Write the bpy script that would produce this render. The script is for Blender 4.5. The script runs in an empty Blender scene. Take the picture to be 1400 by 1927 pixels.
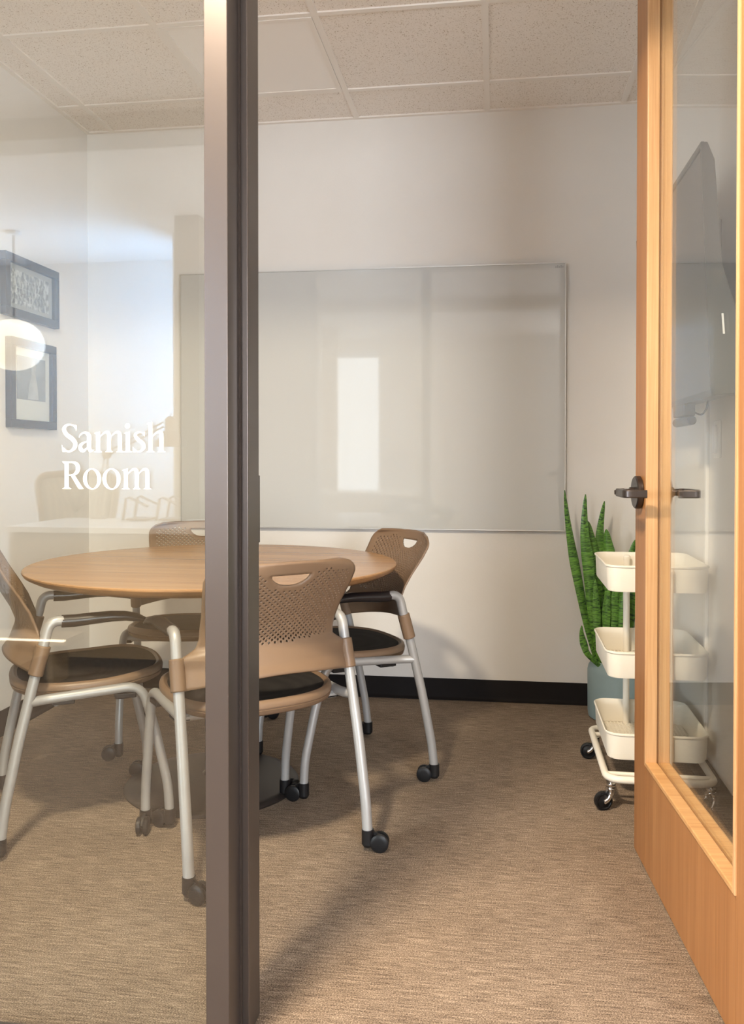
import bpy, bmesh, math, random
from mathutils import Vector, Matrix
from math import sin, cos, pi, radians as R

random.seed(7)
SC = bpy.context.scene
COL = SC.collection

# ------------------------------------------------------------------ camera
CAMH = 1.10
cd = bpy.data.cameras.new('camera'); cam = bpy.data.objects.new('camera', cd); COL.objects.link(cam)
cd.sensor_fit = 'HORIZONTAL'; cd.sensor_width = 36.0; cd.lens = 1625.0 / 1400.0 * 36.0
cd.shift_x = 0.0; cd.shift_y = -(963.5 - 884.65) / 1400.0
cd.clip_start = 0.02
cam.location = (0, 0, CAMH)
cam.rotation_euler = (R(90 - 0.793), 0, R(8.145))
SC.camera = cam

# ------------------------------------------------------------------ world, lights, exposure
SC.view_settings.view_transform = 'Standard'; SC.view_settings.look = 'None'
SC.view_settings.gamma = 1.0; SC.view_settings.exposure = 0.40
SC.view_settings.use_curve_mapping = False
SC.cycles.use_denoising = True
SC.cycles.max_bounces = 10; SC.cycles.diffuse_bounces = 6; SC.cycles.glossy_bounces = 5
SC.cycles.transparent_max_bounces = 16
SC.cycles.caustics_reflective = False; SC.cycles.caustics_refractive = False
SC.cycles.sample_clamp_indirect = 6.0

w = bpy.data.worlds.new('world'); SC.world = w; w.use_nodes = True
w.node_tree.nodes['Background'].inputs[0].default_value = (0.75, 0.86, 1.0, 1)
w.node_tree.nodes['Background'].inputs[1].default_value = 1.0

def area(name, loc, rot, sx, sy, power, col, shape='RECTANGLE', spread=180):
    l = bpy.data.lights.new(name, 'AREA'); l.shape = shape; l.size = sx
    if shape == 'RECTANGLE': l.size_y = sy
    l.energy = power; l.color = col; l.spread = R(spread)
    o = bpy.data.objects.new(name, l); COL.objects.link(o)
    o.location = loc; o.rotation_euler = rot
    return o
COOL = (0.72, 0.86, 1.0); WARM = (1.0, 0.82, 0.61)
# daylight coming through the tall window opening in the far wall behind the camera
area('daylight_tall_window', (-1.80, -3.46, 1.50), (R(90), 0, 0), 0.58, 1.85, 14, (0.90, 0.95, 1.0))
# blue wash added on the far wall, mirrored as haze in the glass
area('side_blue_wash', (-2.24, -3.02, 1.80), (0, R(90), 0), 1.15, 0.55, 82, (0.24, 0.54, 1.0))
# unseen daylight fills added to lift the room's upper walls and ceiling
area('daylight_west_fill', (-5.35, -3.46, 1.35), (R(90), 0, 0), 2.20, 2.20, 300, (0.86, 0.93, 1.0))
area('daylight_east_fill', (1.90, -3.46, 1.35), (R(90), 0, 0), 1.40, 2.20, 210, (0.86, 0.93, 1.0))
# recessed downlight of the corridor and an added warm fill over the office
DLX, DLY = -0.715, 0.90
area('corridor_downlight', (DLX, DLY, 2.642), (0, 0, 0), 0.26, 0.26, 102, WARM, 'DISK')
area('office_fill_light', (-3.4, -1.15, 2.640), (0, 0, 0), 1.15, 0.35, 18, (1.0, 0.88, 0.74))

# ------------------------------------------------------------------ materials
def mat(name, col=(.8, .8, .8), rough=.5, metal=0., spec=.5, **k):
    m = bpy.data.materials.new(name); m.use_nodes = True
    b = m.node_tree.nodes['Principled BSDF']
    b.inputs['Base Color'].default_value = (*col, 1)
    b.inputs['Roughness'].default_value = rough
    b.inputs['Metallic'].default_value = metal
    b.inputs['Specular IOR Level'].default_value = spec
    if 'emit' in k:
        b.inputs['Emission Color'].default_value = (*k['emit'], 1); b.inputs['Emission Strength'].default_value = k.get('es', 1)
    if 'coat' in k: b.inputs['Coat Weight'].default_value = k['coat']; b.inputs['Coat Roughness'].default_value = .1
    return m

def N(m, t, **k):
    n = m.node_tree.nodes.new(t)
    for a, v in k.items():
        if a in n.inputs: n.inputs[a].default_value = v
        else: setattr(n, a, v)
    return n
def L(m, a, b): m.node_tree.links.new(a, b)

def noise_col(m, c1, c2, scale=(1, 1, 1), nscale=5, detail=4, lo=.35, hi=.65, bump=0, coord='Object', dist=.01, roughness=.6):
    b = m.node_tree.nodes['Principled BSDF']
    tc = N(m, 'ShaderNodeTexCoord'); mp = N(m, 'ShaderNodeMapping'); mp.inputs['Scale'].default_value = scale
    L(m, tc.outputs[coord], mp.inputs['Vector'])
    n = N(m, 'ShaderNodeTexNoise'); n.inputs['Scale'].default_value = nscale; n.inputs['Detail'].default_value = detail
    n.inputs['Roughness'].default_value = roughness
    L(m, mp.outputs[0], n.inputs['Vector'])
    r = N(m, 'ShaderNodeValToRGB'); r.color_ramp.elements[0].position = lo; r.color_ramp.elements[1].position = hi
    r.color_ramp.elements[0].color = (*c1, 1); r.color_ramp.elements[1].color = (*c2, 1)
    L(m, n.outputs['Fac'], r.inputs['Fac']); L(m, r.outputs['Color'], b.inputs['Base Color'])
    if bump:
        bp = N(m, 'ShaderNodeBump'); bp.inputs['Strength'].default_value = bump; bp.inputs['Distance'].default_value = dist
        L(m, n.outputs['Fac'], bp.inputs['Height']); L(m, bp.outputs['Normal'], b.inputs['Normal'])
    return m

M = {}
M['wall'] = noise_col(mat('painted_wall', rough=.72, spec=.3), (.79, .765, .73), (.81, .785, .75), nscale=3, bump=.0)
def wall_bump(m):
    b = m.node_tree.nodes['Principled BSDF']
    tc = N(m, 'ShaderNodeTexCoord'); n = N(m, 'ShaderNodeTexNoise'); n.inputs['Scale'].default_value = 140; n.inputs['Detail'].default_value = 2
    L(m, tc.outputs['Object'], n.inputs['Vector'])
    bp = N(m, 'ShaderNodeBump'); bp.inputs['Strength'].default_value = .12; bp.inputs['Distance'].default_value = .002
    L(m, n.outputs['Fac'], bp.inputs['Height']); L(m, bp.outputs['Normal'], b.inputs['Normal'])
wall_bump(M['wall'])
M['wall_cream'] = mat('cream_wall', (.72, .62, .48), .7, spec=.3)
M['soffit'] = mat('tan_soffit', (.42, .33, .22), .6)

def ceiling_mat():
    m = mat('ceiling_tile', rough=.9, spec=.2); b = m.node_tree.nodes['Principled BSDF']
    tc = N(m, 'ShaderNodeTexCoord')
    n = N(m, 'ShaderNodeTexNoise'); n.inputs['Scale'].default_value = 210; n.inputs['Detail'].default_value = 3; n.inputs['Roughness'].default_value = .6
    L(m, tc.outputs['Object'], n.inputs['Vector'])
    r = N(m, 'ShaderNodeValToRGB'); e = r.color_ramp.elements
    e[0].position = .33; e[0].color = (.36, .26, .17, 1); e[1].position = .385; e[1].color = (.88, .825, .77, 1)
    e2 = r.color_ramp.elements.new(.62); e2.color = (.92, .87, .82, 1)
    L(m, n.outputs['Fac'], r.inputs['Fac']); L(m, r.outputs['Color'], b.inputs['Base Color'])
    bp = N(m, 'ShaderNodeBump'); bp.inputs['Strength'].default_value = .5; bp.inputs['Distance'].default_value = .004
    L(m, r.outputs['Color'], bp.inputs['Height']); L(m, bp.outputs['Normal'], b.inputs['Normal'])
    return m
M['tile'] = ceiling_mat()
M['tbar'] = mat('ceiling_bar', (.88, .835, .785), .5)
M['panel'] = mat('light_lens', (.88, .84, .80), .45, emit=(1.0, .95, .88), es=.02)

def carpet_mat():
    m = mat('carpet', rough=.95, spec=.12); b = m.node_tree.nodes['Principled BSDF']
    tc = N(m, 'ShaderNodeTexCoord')
    def nz(scale, mp=(1, 1, 1), d=2, rr=.6):
        q = N(m, 'ShaderNodeMapping'); q.inputs['Scale'].default_value = mp; L(m, tc.outputs['Object'], q.inputs['Vector'])
        n = N(m, 'ShaderNodeTexNoise'); n.inputs['Scale'].default_value = scale; n.inputs['Detail'].default_value = d; n.inputs['Roughness'].default_value = rr
        L(m, q.outputs[0], n.inputs['Vector']); return n.outputs['Fac']
    fine = nz(1, (300, 480, 300), 3, .8)
    streak = nz(1, (15, 190, 10), 3, .75)
    big = nz(2.2, (1, 1.6, 1), 2)
    m1 = N(m, 'ShaderNodeMath', operation='MULTIPLY_ADD'); L(m, fine, m1.inputs[0]); m1.inputs[1].default_value = .70
    m2 = N(m, 'ShaderNodeMath', operation='MULTIPLY_ADD'); L(m, streak, m2.inputs[0]); m2.inputs[1].default_value = .30
    m3 = N(m, 'ShaderNodeMath', operation='MULTIPLY'); L(m, big, m3.inputs[0]); m3.inputs[1].default_value = .06
    L(m, m3.outputs[0], m2.inputs[2]); L(m, m2.outputs[0], m1.inputs[2])
    r = N(m, 'ShaderNodeValToRGB'); e = r.color_ramp.elements
    e[0].position = .395; e[0].color = (.030, .021, .015, 1); e[1].position = .645; e[1].color = (.56, .45, .345, 1)
    k = e.new(.475); k.color = (.135, .099, .072, 1); k = e.new(.56); k.color = (.285, .217, .160, 1)
    L(m, m1.outputs[0], r.inputs['Fac']); L(m, r.outputs['Color'], b.inputs['Base Color'])
    bp = N(m, 'ShaderNodeBump'); bp.inputs['Strength'].default_value = .55; bp.inputs['Distance'].default_value = .004
    L(m, m1.outputs[0], bp.inputs['Height']); L(m, bp.outputs['Normal'], b.inputs['Normal'])
    return m
M['carpet'] = carpet_mat()

def wood(name, dark, light, axis, rough=.38, k=1., ring=0.):
    """grain runs along axis 0/1/2"""
    m = mat(name, rough=rough, spec=.45); b = m.node_tree.nodes['Principled BSDF']
    tc = N(m, 'ShaderNodeTexCoord')
    def nz(a, l, d, rr=.6, dist=0):
        s = [a, a, a]; s[axis] = l
        q = N(m, 'ShaderNodeMapping'); q.inputs['Scale'].default_value = s; L(m, tc.outputs['Object'], q.inputs['Vector'])
        n = N(m, 'ShaderNodeTexNoise'); n.inputs['Scale'].default_value = 1; n.inputs['Detail'].default_value = d; n.inputs['Roughness'].default_value = rr
        n.inputs['Distortion'].default_value = dist
        L(m, q.outputs[0], n.inputs['Vector']); return n.outputs['Fac']
    f = nz(260 * k, 4, 3, .6); g = nz(38 * k, 1.3, 4, .6, .6); h = nz(7, .9, 2)
    m1 = N(m, 'ShaderNodeMath', operation='MULTIPLY_ADD'); L(m, f, m1.inputs[0]); m1.inputs[1].default_value = .38
    m2 = N(m, 'ShaderNodeMath', operation='MULTIPLY_ADD'); L(m, g, m2.inputs[0]); m2.inputs[1].default_value = .36
    m3 = N(m, 'ShaderNodeMath', operation='MULTIPLY'); L(m, h, m3.inputs[0]); m3.inputs[1].default_value = .26
    L(m, m3.outputs[0], m2.inputs[2]); L(m, m2.outputs[0], m1.inputs[2])
    r = N(m, 'ShaderNodeValToRGB'); e = r.color_ramp.elements
    e[0].position = .36; e[0].color = (*dark, 1); e[1].position = .62; e[1].color = (*light, 1)
    L(m, m1.outputs[0], r.inputs['Fac']); L(m, r.outputs['Color'], b.inputs['Base Color'])
    bp = N(m, 'ShaderNodeBump'); bp.inputs['Strength'].default_value = .12; bp.inputs['Distance'].default_value = .002
    L(m, f, bp.inputs['Height']); L(m, bp.outputs['Normal'], b.inputs['Normal'])
    return m
M['door'] = wood('door_oak_veneer', (.29, .12, .040), (.43, .205, .078), 2, .40)
M['doorstop'] = wood('door_oak_lit', (.50, .27, .12), (.70, .45, .235), 2, .42)  # the door's oak again, lightened for the strong light on the beads
M['doorstop_h'] = wood('door_oak_lit_sill', (.48, .24, .09), (.66, .39, .17), 1, .42)  # same lightened oak, for the sill beads
M['table'] = wood('table_oak', (.29, .155, .07), (.48, .28, .135), 0, .26)
M['table_edge'] = wood('table_edge_oak', (.20, .095, .035), (.40, .21, .085), 0, .35)
M['desk'] = mat('desk_front', (.50, .38, .24), .6)
M['white_top'] = mat('white_laminate', (.85, .85, .84), .35)

M['bronze'] = mat('bronze_frame', (.125, .107, .099), .30, .75, .5)
M['bronze_dark'] = mat('rubber_gasket', (.025, .014, .009), .7)
M['black'] = mat('black_plastic', (.009, .0085, .009), .45, spec=.3)
M['blackgloss'] = mat('black_arm_pad', (.013, .011, .012), .28)
M['base'] = mat('black_cove_base', (.009, .007, .007), .6, spec=.15)
M['table_base'] = mat('black_powder_coat', (.022, .017, .015), .38)
M['plastic'] = mat('tan_plastic', (.195, .125, .077), .42, spec=.45)
M['silver'] = mat('silver_powder_coat', (.37, .366, .36), .42, .3)
M['bluegrey_pot'] = noise_col(mat('blue_grey_pot', rough=.55), (.245, .335, .35), (.275, .37, .385), nscale=6)
M['soil'] = mat('soil', (.05, .035, .025), .95)
M['cream'] = mat('cream_enamel', (.84, .80, .70), .38)
M['chrome'] = mat('chrome', (.78, .79, .80), .16, 1.)
M['rubber'] = mat('black_rubber', (.009, .009, .010), .42, spec=.3)
M['handle'] = mat('dark_bronze_handle', (.10, .085, .08), .30, .85)
M['tvbody'] = mat('tv_housing', (.035, .036, .036), .45)
M['screen'] = mat('tv_screen', (.018, .02, .022), .16)
M['sticker'] = mat('white_sticker', (.85, .85, .85), .6)
M['whiteplastic'] = mat('white_plastic', (.84, .83, .81), .4)
M['frame'] = mat('black_picture_frame', (.02, .02, .024), .4)
M['mat_board'] = mat('mat_board', (.78, .78, .77), .8)
M['mat_grey'] = mat('grey_mat_board', (.38, .39, .40), .8)
M['tanmesh_frame'] = mat('tan_chair_frame', (.42, .30, .19), .5)
M['lamp_tan'] = mat('beige_lamp', (.35, .26, .18), .45)
M['alu'] = mat('aluminium_trim', (.72, .72, .71), .35, .6)
M['decal'] = mat('cream_vinyl', (.90, .84, .77), .6)
M['glow'] = mat('pendant_glass', (.9, .86, .78), .5, emit=(1.0, .86, .68), es=3.6)
M['ledglow'] = mat('led_strip', (.9, .9, .9), .5, emit=(1.0, .86, .66), es=8.0)
M['lens_on'] = mat('lit_lens', (.9, .9, .9), .5, emit=(1.0, .85, .66), es=7.0)
M['gasket'] = mat('glass_edge', (.10, .085, .07), .4)

def whiteboard_mat():
    m = mat('glass_board', (.575, .585, .575), .03, spec=.5)
    b = m.node_tree.nodes['Principled BSDF']; b.inputs['Coat Weight'].default_value = .15; b.inputs['Coat Roughness'].default_value = .02
    return m
M['board'] = whiteboard_mat()

def glass(name, tint=(.97, .985, .975), k=1.0):
    """a thin clear pane: fresnel mix of straight transmission and mirror reflection"""
    m = bpy.data.materials.new(name); m.use_nodes = True; nt = m.node_tree; nt.nodes.clear()
    out = N(m, 'ShaderNodeOutputMaterial'); mx = N(m, 'ShaderNodeMixShader')
    tr = N(m, 'ShaderNodeBsdfTransparent'); tr.inputs[0].default_value = (*tint, 1)
    gl = N(m, 'ShaderNodeBsdfGlossy'); gl.inputs['Roughness'].default_value = 0.0; gl.inputs[0].default_value = (1, 1, 1, 1)
    lw = N(m, 'ShaderNodeLayerWeight'); lw.inputs['Blend'].default_value = .5
    p = N(m, 'ShaderNodeMath', operation='POWER'); L(m, lw.outputs['Facing'], p.inputs[0]); p.inputs[1].default_value = 5
    a = N(m, 'ShaderNodeMath', operation='MULTIPLY_ADD'); L(m, p.outputs[0], a.inputs[0]); a.inputs[1].default_value = .955; a.inputs[2].default_value = .045 * k
    L(m, a.outputs[0], mx.inputs[0]); L(m, tr.outputs[0], mx.inputs[1]); L(m, gl.outputs[0], mx.inputs[2]); L(m, mx.outputs[0], out.inputs[0])
    return m
M['glass'] = glass('clear_glass', k=1.25)

def mesh_fabric(name, c, scale=420, axis2=2):
    m = mat(name, c, .75, spec=.25); b = m.node_tree.nodes['Principled BSDF']
    tc = N(m, 'ShaderNodeTexCoord')
    v = N(m, 'ShaderNodeTexVoronoi'); v.inputs['Scale'].default_value = scale; v.inputs['Randomness'].default_value = .15
    L(m, tc.outputs['Object'], v.inputs['Vector'])
    r = N(m, 'ShaderNodeValToRGB'); e = r.color_ramp.elements
    e[0].position = .1; e[0].color = (c[0] * .35, c[1] * .35, c[2] * .35, 1); e[1].position = .6; e[1].color = (*[x * 1.7 for x in c], 1)
    L(m, v.outputs['Distance'], r.inputs['Fac']); L(m, r.outputs['Color'], b.inputs['Base Color'])
    bp = N(m, 'ShaderNodeBump'); bp.inputs['Strength'].default_value = .3; bp.inputs['Distance'].default_value = .002
    L(m, v.outputs['Distance'], bp.inputs['Height']); L(m, bp.outputs['Normal'], b.inputs['Normal'])
    return m
M['seatmesh'] = mesh_fabric('black_mesh_seat', (.016, .014, .013))
M['backmesh'] = mesh_fabric('beige_mesh_back', (.42, .36, .28), 160)

def leaf_mat():
    m = mat('snake_plant_leaf', rough=.32, spec=.5); b = m.node_tree.nodes['Principled BSDF']
    uv = N(m, 'ShaderNodeTexCoord'); mp = N(m, 'ShaderNodeMapping'); mp.inputs['Scale'].default_value = (1.1, 52, 1)
    L(m, uv.outputs['UV'], mp.inputs['Vector'])
    n = N(m, 'ShaderNodeTexNoise'); n.inputs['Scale'].default_value = 1; n.inputs['Detail'].default_value = 3; n.inputs['Distortion'].default_value = 1.0
    L(m, mp.outputs[0], n.inputs['Vector'])
    r = N(m, 'ShaderNodeValToRGB'); e = r.color_ramp.elements
    e[0].position = .36; e[0].color = (.014, .058, .014, 1); e[1].position = .62; e[1].color = (.15, .35, .05, 1)
    L(m, n.outputs['Fac'], r.inputs['Fac']); L(m, r.outputs['Color'], b.inputs['Base Color'])
    return m
M['leaf'] = leaf_mat()

# ------------------------------------------------------------------ mesh helpers
class MB:
    def __init__(s): s.v = []; s.f = []; s.uv = None
    def add(s, vs, fs):
        o = len(s.v); s.v += [tuple(v) for v in vs]; s.f += [tuple(i + o for i in f) for f in fs]; return s
    def box(s, x0, x1, y0, y1, z0, z1):
        return s.add([(x0, y0, z0), (x1, y0, z0), (x1, y1, z0), (x0, y1, z0), (x0, y0, z1), (x1, y0, z1), (x1, y1, z1), (x0, y1, z1)],
                     [(0, 3, 2, 1), (4, 5, 6, 7), (0, 1, 5, 4), (1, 2, 6, 5), (2, 3, 7, 6), (3, 0, 4, 7)])
    def ring_loft(s, rings, cap=True, closed=False):
        n = len(rings[0]); vs = [p for r in rings for p in r]; fs = []
        m = len(rings)
        for i in range(m if closed else m - 1):
            a = i * n; b = ((i + 1) % m) * n
            for j in range(n): fs.append((a + j, a + (j + 1) % n, b + (j + 1) % n, b + j))
        if cap and not closed:
            fs.append(tuple(range(n))[::-1]); fs.append(tuple((m - 1) * n + j for j in range(n)))
        return s.add(vs, fs)
    def tube(s, pts, r, n=12, cap=True, closed=False, sx=1., sz=1.):
        pts = [Vector(p) for p in pts]; rs = r if isinstance(r, (list, tuple)) else [r] * len(pts)
        rings = []; prev = None
        m = len(pts)
        for i, p in enumerate(pts):
            if closed: t = (pts[(i + 1) % m] - pts[i - 1])
            else: t = (pts[min(i + 1, m - 1)] - pts[max(i - 1, 0)])
            t.normalize()
            if prev is None:
                up = Vector((0, 0, 1)) if abs(t.z) < .9 else Vector((1, 0, 0))
                a = t.cross(up).normalized()
            else:
                a = (prev - t * prev.dot(t)).normalized()
            b = t.cross(a).normalized(); prev = a
            rings.append([p + a * cos(2 * pi * j / n) * rs[i] * sx + b * sin(2 * pi * j / n) * rs[i] * sz for j in range(n)])
        return s.ring_loft(rings, cap, closed)
    def cyl(s, p0, p1, r, n=20, r1=None):
        return s.tube([p0, p1], [r, r if r1 is None else r1], n)
    def lathe(s, prof, c=(0, 0, 0), n=32, axis=2):
        rings = []
        for r, z in prof:
            ring = []
            for j in range(n):
                a = 2 * pi * j / n
                q = (r * cos(a), r * sin(a), z)
                if axis == 0: q = (z, r * cos(a), r * sin(a))
                if axis == 1: q = (r * cos(a), z, r * sin(a))
                ring.append((c[0] + q[0], c[1] + q[1], c[2] + q[2]))
            rings.append(ring)
        return s.ring_loft(rings, True)
    def prism(s, poly, d0, d1, axis=1):
        """poly of 2d points, extruded along axis from d0 to d1"""
        def P(p, d):
            if axis == 1: return (p[0], d, p[1])
            if axis == 0: return (d, p[0], p[1])
            return (p[0], p[1], d)
        n = len(poly); vs = [P(p, d0) for p in poly] + [P(p, d1) for p in poly]
        fs = [tuple(range(n)), tuple(range(2 * n - 1, n - 1, -1))] + [(j, n + j, n + (j + 1) % n, (j + 1) % n) for j in range(n)]
        return s.add(vs, fs)
    def build(s, name, m, parent=None, smooth=40, bevel=0, kind=None, mats=None):
        me = bpy.data.meshes.new(name); me.from_pydata(s.v, [], s.f); me.update()
        bm = bmesh.new(); bm.from_mesh(me); bmesh.ops.recalc_face_normals(bm, faces=bm.faces); bm.to_mesh(me); bm.free()
        if smooth:
            me.shade_smooth(); me.set_sharp_from_angle(angle=R(smooth))
        o = bpy.data.objects.new(name, me); COL.objects.link(o)
        me.materials.append(M[m] if isinstance(m, str) else m)
        if bevel:
            b = o.modifiers.new('bevel', 'BEVEL'); b.width = bevel; b.segments = 2; b.limit_method = 'ANGLE'; b.angle_limit = R(40)
        if parent: o.parent = parent
        if kind: o['kind'] = kind
        return o

def catmull(pts, k=6, closed=False):
    P = [Vector(p) for p in pts]; out = []; n = len(P)
    for i in range(n if closed else n - 1):
        if closed: a, b, c, d = P[i - 1], P[i], P[(i + 1) % n], P[(i + 2) % n]
        else: a, b, c, d = P[max(i - 1, 0)], P[i], P[i + 1], P[min(i + 2, n - 1)]
        for j in range(k):
            t = j / k
            out.append(.5 * ((2 * b) + (c - a) * t + (2 * a - 5 * b + 4 * c - d) * t * t + (3 * b - a - 3 * c + d) * t ** 3))
    if not closed: out.append(P[-1])
    return out
def fillet(pts, rad, k=6):
    """polyline with rounded corners"""
    P = [Vector(p) for p in pts]; out = [P[0]]
    for i in range(1, len(P) - 1):
        a, b, c = P[i - 1], P[i], P[i + 1]
        r = min(rad, (a - b).length * .45, (c - b).length * .45)
        p0 = b + (a - b).normalized() * r; p1 = b + (c - b).normalized() * r
        for j in range(k + 1):
            t = j / k; out.append(p0 * (1 - t) ** 2 + b * 2 * t * (1 - t) + p1 * t * t)
    out.append(P[-1]); return out

def thing(name, label, cat, loc=(0, 0, 0), rz=0, group=None):
    o = bpy.data.objects.new(name, None); COL.objects.link(o)
    o.location = loc; o.rotation_euler = (0, 0, rz); o.empty_display_size = .1
    o['label'] = label; o['category'] = cat
    if group: o['group'] = group
    return o
def tag(o, label, cat, group=None):
    o['label'] = label; o['category'] = cat
    if group: o['group'] = group
    return o
def struct(name, mb, m, parent=None, **k):
    return mb.build(name, m, parent, kind=None if parent else 'structure', **k)

# ------------------------------------------------------------------ the setting
YB = 3.934; XL = -1.945; XR = 0.70; ZC = 2.66
YG0 = 1.50; YG1 = 1.66          # partition thickness
struct('floor', MB().box(-6.6, 2.7, -3.6, 4.1, -.05, 0), 'carpet', smooth=0)
struct('ceiling', MB().box(-6.6, 2.7, -3.6, 4.1, ZC, ZC + .05), 'tile', smooth=0)
struct('wall_back', MB().box(XL - .12, XR + .12, YB, YB + .12, 0, ZC), 'wall', smooth=0)
struct('wall_left', MB().box(XL - .12, XL, YG1, YB, 0, ZC), 'wall', smooth=0)
struct('wall_right', MB().box(XR, XR + .12, YG1, YB, 0, ZC), 'wall', smooth=0)
ZH = 2.46                        # underside of frame head
fw = MB(); fw.box(-6.6, -1.33, YG0 + .02, YG1 - .01, 0, ZC); fw.box(.49, 2.7, YG0 + .02, YG1 - .01, 0, ZC); fw.box(-1.33, .49, YG0 + .02, YG1 - .01, ZH + .05, ZC)
struct('wall_front', fw, 'wall', smooth=0)
# office side of the corridor, seen in reflections
ow = MB(); ow.box(-6.6, 2.7, -3.6, -3.48, 2.53, ZC)
for a_, b_ in ((-6.6, -6.45), (-4.25, -2.10), (-1.50, 1.20), (2.60, 2.7)): ow.box(a_, b_, -3.6, -3.48, 0, 2.53)
ow.box(-2.10, -1.50, -3.6, -3.48, 0, .56); ow.box(-6.45, -4.25, -3.6, -3.48, 0, .20); ow.box(1.20, 2.60, -3.6, -3.48, 0, .20)  # west and east openings are added around the fill lights
struct('wall_far', ow, 'wall', smooth=0)
struct('wall_west', MB().box(-6.7, -6.6, -3.6, YG0 + .02, 0, ZC), 'wall', smooth=0)
struct('wall_east', MB().box(2.7, 2.8, -3.6, YG0 + .02, 0, ZC), 'wall', smooth=0)
struct('trim_1', MB().box(-6.6, 2.7, -.86, -.68, 2.56, ZC), 'soffit', smooth=0)
struct('trim_2', MB().box(-2.05, -1.885, -2.42, -2.30, 0, ZC), 'soffit', smooth=0, bevel=.004)
rw = MB(); rw.box(-2.215, -2.13, -3.48, -2.70, 0, 1.18); rw.box(-2.215, -2.13, -3.48, -2.70, 2.42, ZC); rw.box(-2.215, -2.13, -2.72, -2.70, 1.18, 2.42)  # stub wall added to hold the blue wash light
struct('wall_added_return', rw, 'wall', smooth=0)
# far wall frames: the tall window, then the added west and east openings
for i, (x0, x1, z0, z1, mull) in enumerate(((-2.10, -1.50, .56, 2.53, 0), (-6.45, -4.25, .20, 2.53, 1), (1.20, 2.60, .20, 2.53, 0))):
    e = bpy.data.objects.new('window_%d' % (i + 2), None); COL.objects.link(e); e['kind'] = 'structure'
    f = MB(); t = .03
    f.box(x0, x1, -3.52, -3.46, z0, z0 + t); f.box(x0, x1, -3.52, -3.46, z1 - t, z1); f.box(x0, x0 + t, -3.52, -3.46, z0, z1); f.box(x1 - t, x1, -3.52, -3.46, z0, z1)
    for k in range(mull):
        xm = x0 + (x1 - x0) * (k + 1) / (mull + 1); f.box(xm - .015, xm + .015, -3.52, -3.46, z0, z1)
    f.build('window_frame', 'whiteplastic', e, smooth=0)
# cove base
def cove(name, a, b, inward):
    # a,b along wall at floor ; inward = unit normal into the room
    a = Vector((*a, 0)); b = Vector((*b, 0)); n = Vector((*inward, 0))
    prof = [(0, 0), (.016, 0), (.0155, .004), (.009, .010), (.006, .018), (.005, .090), (.003, .096), (0, .096)]
    rings = [[p + n * u + Vector((0, 0, z)) for u, z in prof] for p in (a, b)]
    struct(name, MB().ring_loft(rings, True), 'base', smooth=30)
cove('baseboard_back', (XL, YB), (XR, YB), (0, -1))
cove('baseboard_left', (XL, YG1), (XL, YB), (1, 0))
cove('baseboard_right', (XR, YG1), (XR, YB), (-1, 0))
# suspended ceiling grid
GX = [-1.81, -1.22, -.632, -.040, .55]; GY = [2.35, 2.99, 3.625]
g = MB(); bw = .012; zz = ZC - .006
for x in GX: g.box(x - bw, x + bw, YG1, YB, zz, ZC + .001)
for y in GY: g.box(XL, XR, y - bw, y + bw, zz + .0004, ZC + .001)
g.box(XL, XR, YB - .02, YB, zz - .0006, ZC + .001); g.box(XL, XL + .02, YG1, YB, zz - .0003, ZC + .001); g.box(XR - .02, XR, YG1, YB, zz - .0003, ZC + .001)
struct('trim_3', g, 'tbar', smooth=0)
def ceiling_light(name, x0, x1, y0, y1, z, lens, label):
    t = thing(name, label, 'ceiling light', ((x0 + x1) / 2, (y0 + y1) / 2, z))
    cx, cy = (x0 + x1) / 2, (y0 + y1) / 2; hx, hy = (x1 - x0) / 2, (y1 - y0) / 2
    MB().box(-hx + .02, hx - .02, -hy + .02, hy - .02, -.005, 0).build('lens', lens, t, smooth=0)
    f = MB()
    for (a, b, c, d) in ((-hx, hx, -hy, -hy + .02), (-hx, hx, hy - .02, hy), (-hx, -hx + .02, -hy + .02, hy - .02), (hx - .02, hx, -hy + .02, hy - .02)): f.box(a, b, c, d, -.008, 0)
    f.build('frame', 'tbar', t, smooth=0)
    return t
ceiling_light('ceiling_light_panel', -1.207, -.645, 3.003, 3.612, ZC, 'panel', 'flat smooth square light panel set in the speckled tile ceiling')

# door frame and glass partition (bronze metal)
e = bpy.data.objects.new('door_1', None); COL.objects.link(e); e['kind'] = 'structure'
# jamb beside the glass: face, reveal, stop, rabbet
XJ = -.476
prof = [(-.520, 1.50), (XJ, 1.50), (XJ, 1.572), (-.460, 1.572), (-.460, 1.647), (XJ, 1.649), (XJ, 1.70), (-.520, 1.70)]
j = MB().prism(prof, 0, ZH + .05, axis=2).build('jamb', 'bronze', e, smooth=25, bevel=.0015)
MB().box(XJ - .001, XJ + .004, 1.565, 1.571, 0, ZH).build('weather_seal', 'bronze_dark', e, smooth=0)
MB().box(-.4765, -.4715, 1.655, 1.695, .93, 1.065).build('strike_plate', 'handle', e, smooth=0)
XH = .452
prof = [(XH, 1.52), (XH + .045, 1.52), (XH + .045, 1.66), (XH, 1.66), (XH, 1.64), (XH - .012, 1.56), (XH, 1.56)]
MB().box(XH, XH + .045, 1.50, 1.56, 0, ZH + .05).build('jamb', 'bronze', e, smooth=0)
MB().box(XJ, XH, 1.50, 1.66, ZH, ZH + .05).build('frame_head', 'bronze', e, smooth=0)
wn = bpy.data.objects.new('window_1', None); COL.objects.link(wn); wn['kind'] = 'structure'
MB().box(-1.31, -.515, 1.516, 1.524, .012, ZH).build('glass_pane', 'glass', wn, smooth=0)
f = MB(); f.box(-1.33, -.520, 1.51, 1.65, ZH, ZH + .05); f.box(-1.30, -.520, 1.508, 1.532, 0, .014); f.box(-1.33, -1.29, 1.50, 1.66, 0, ZH + .05)
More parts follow.
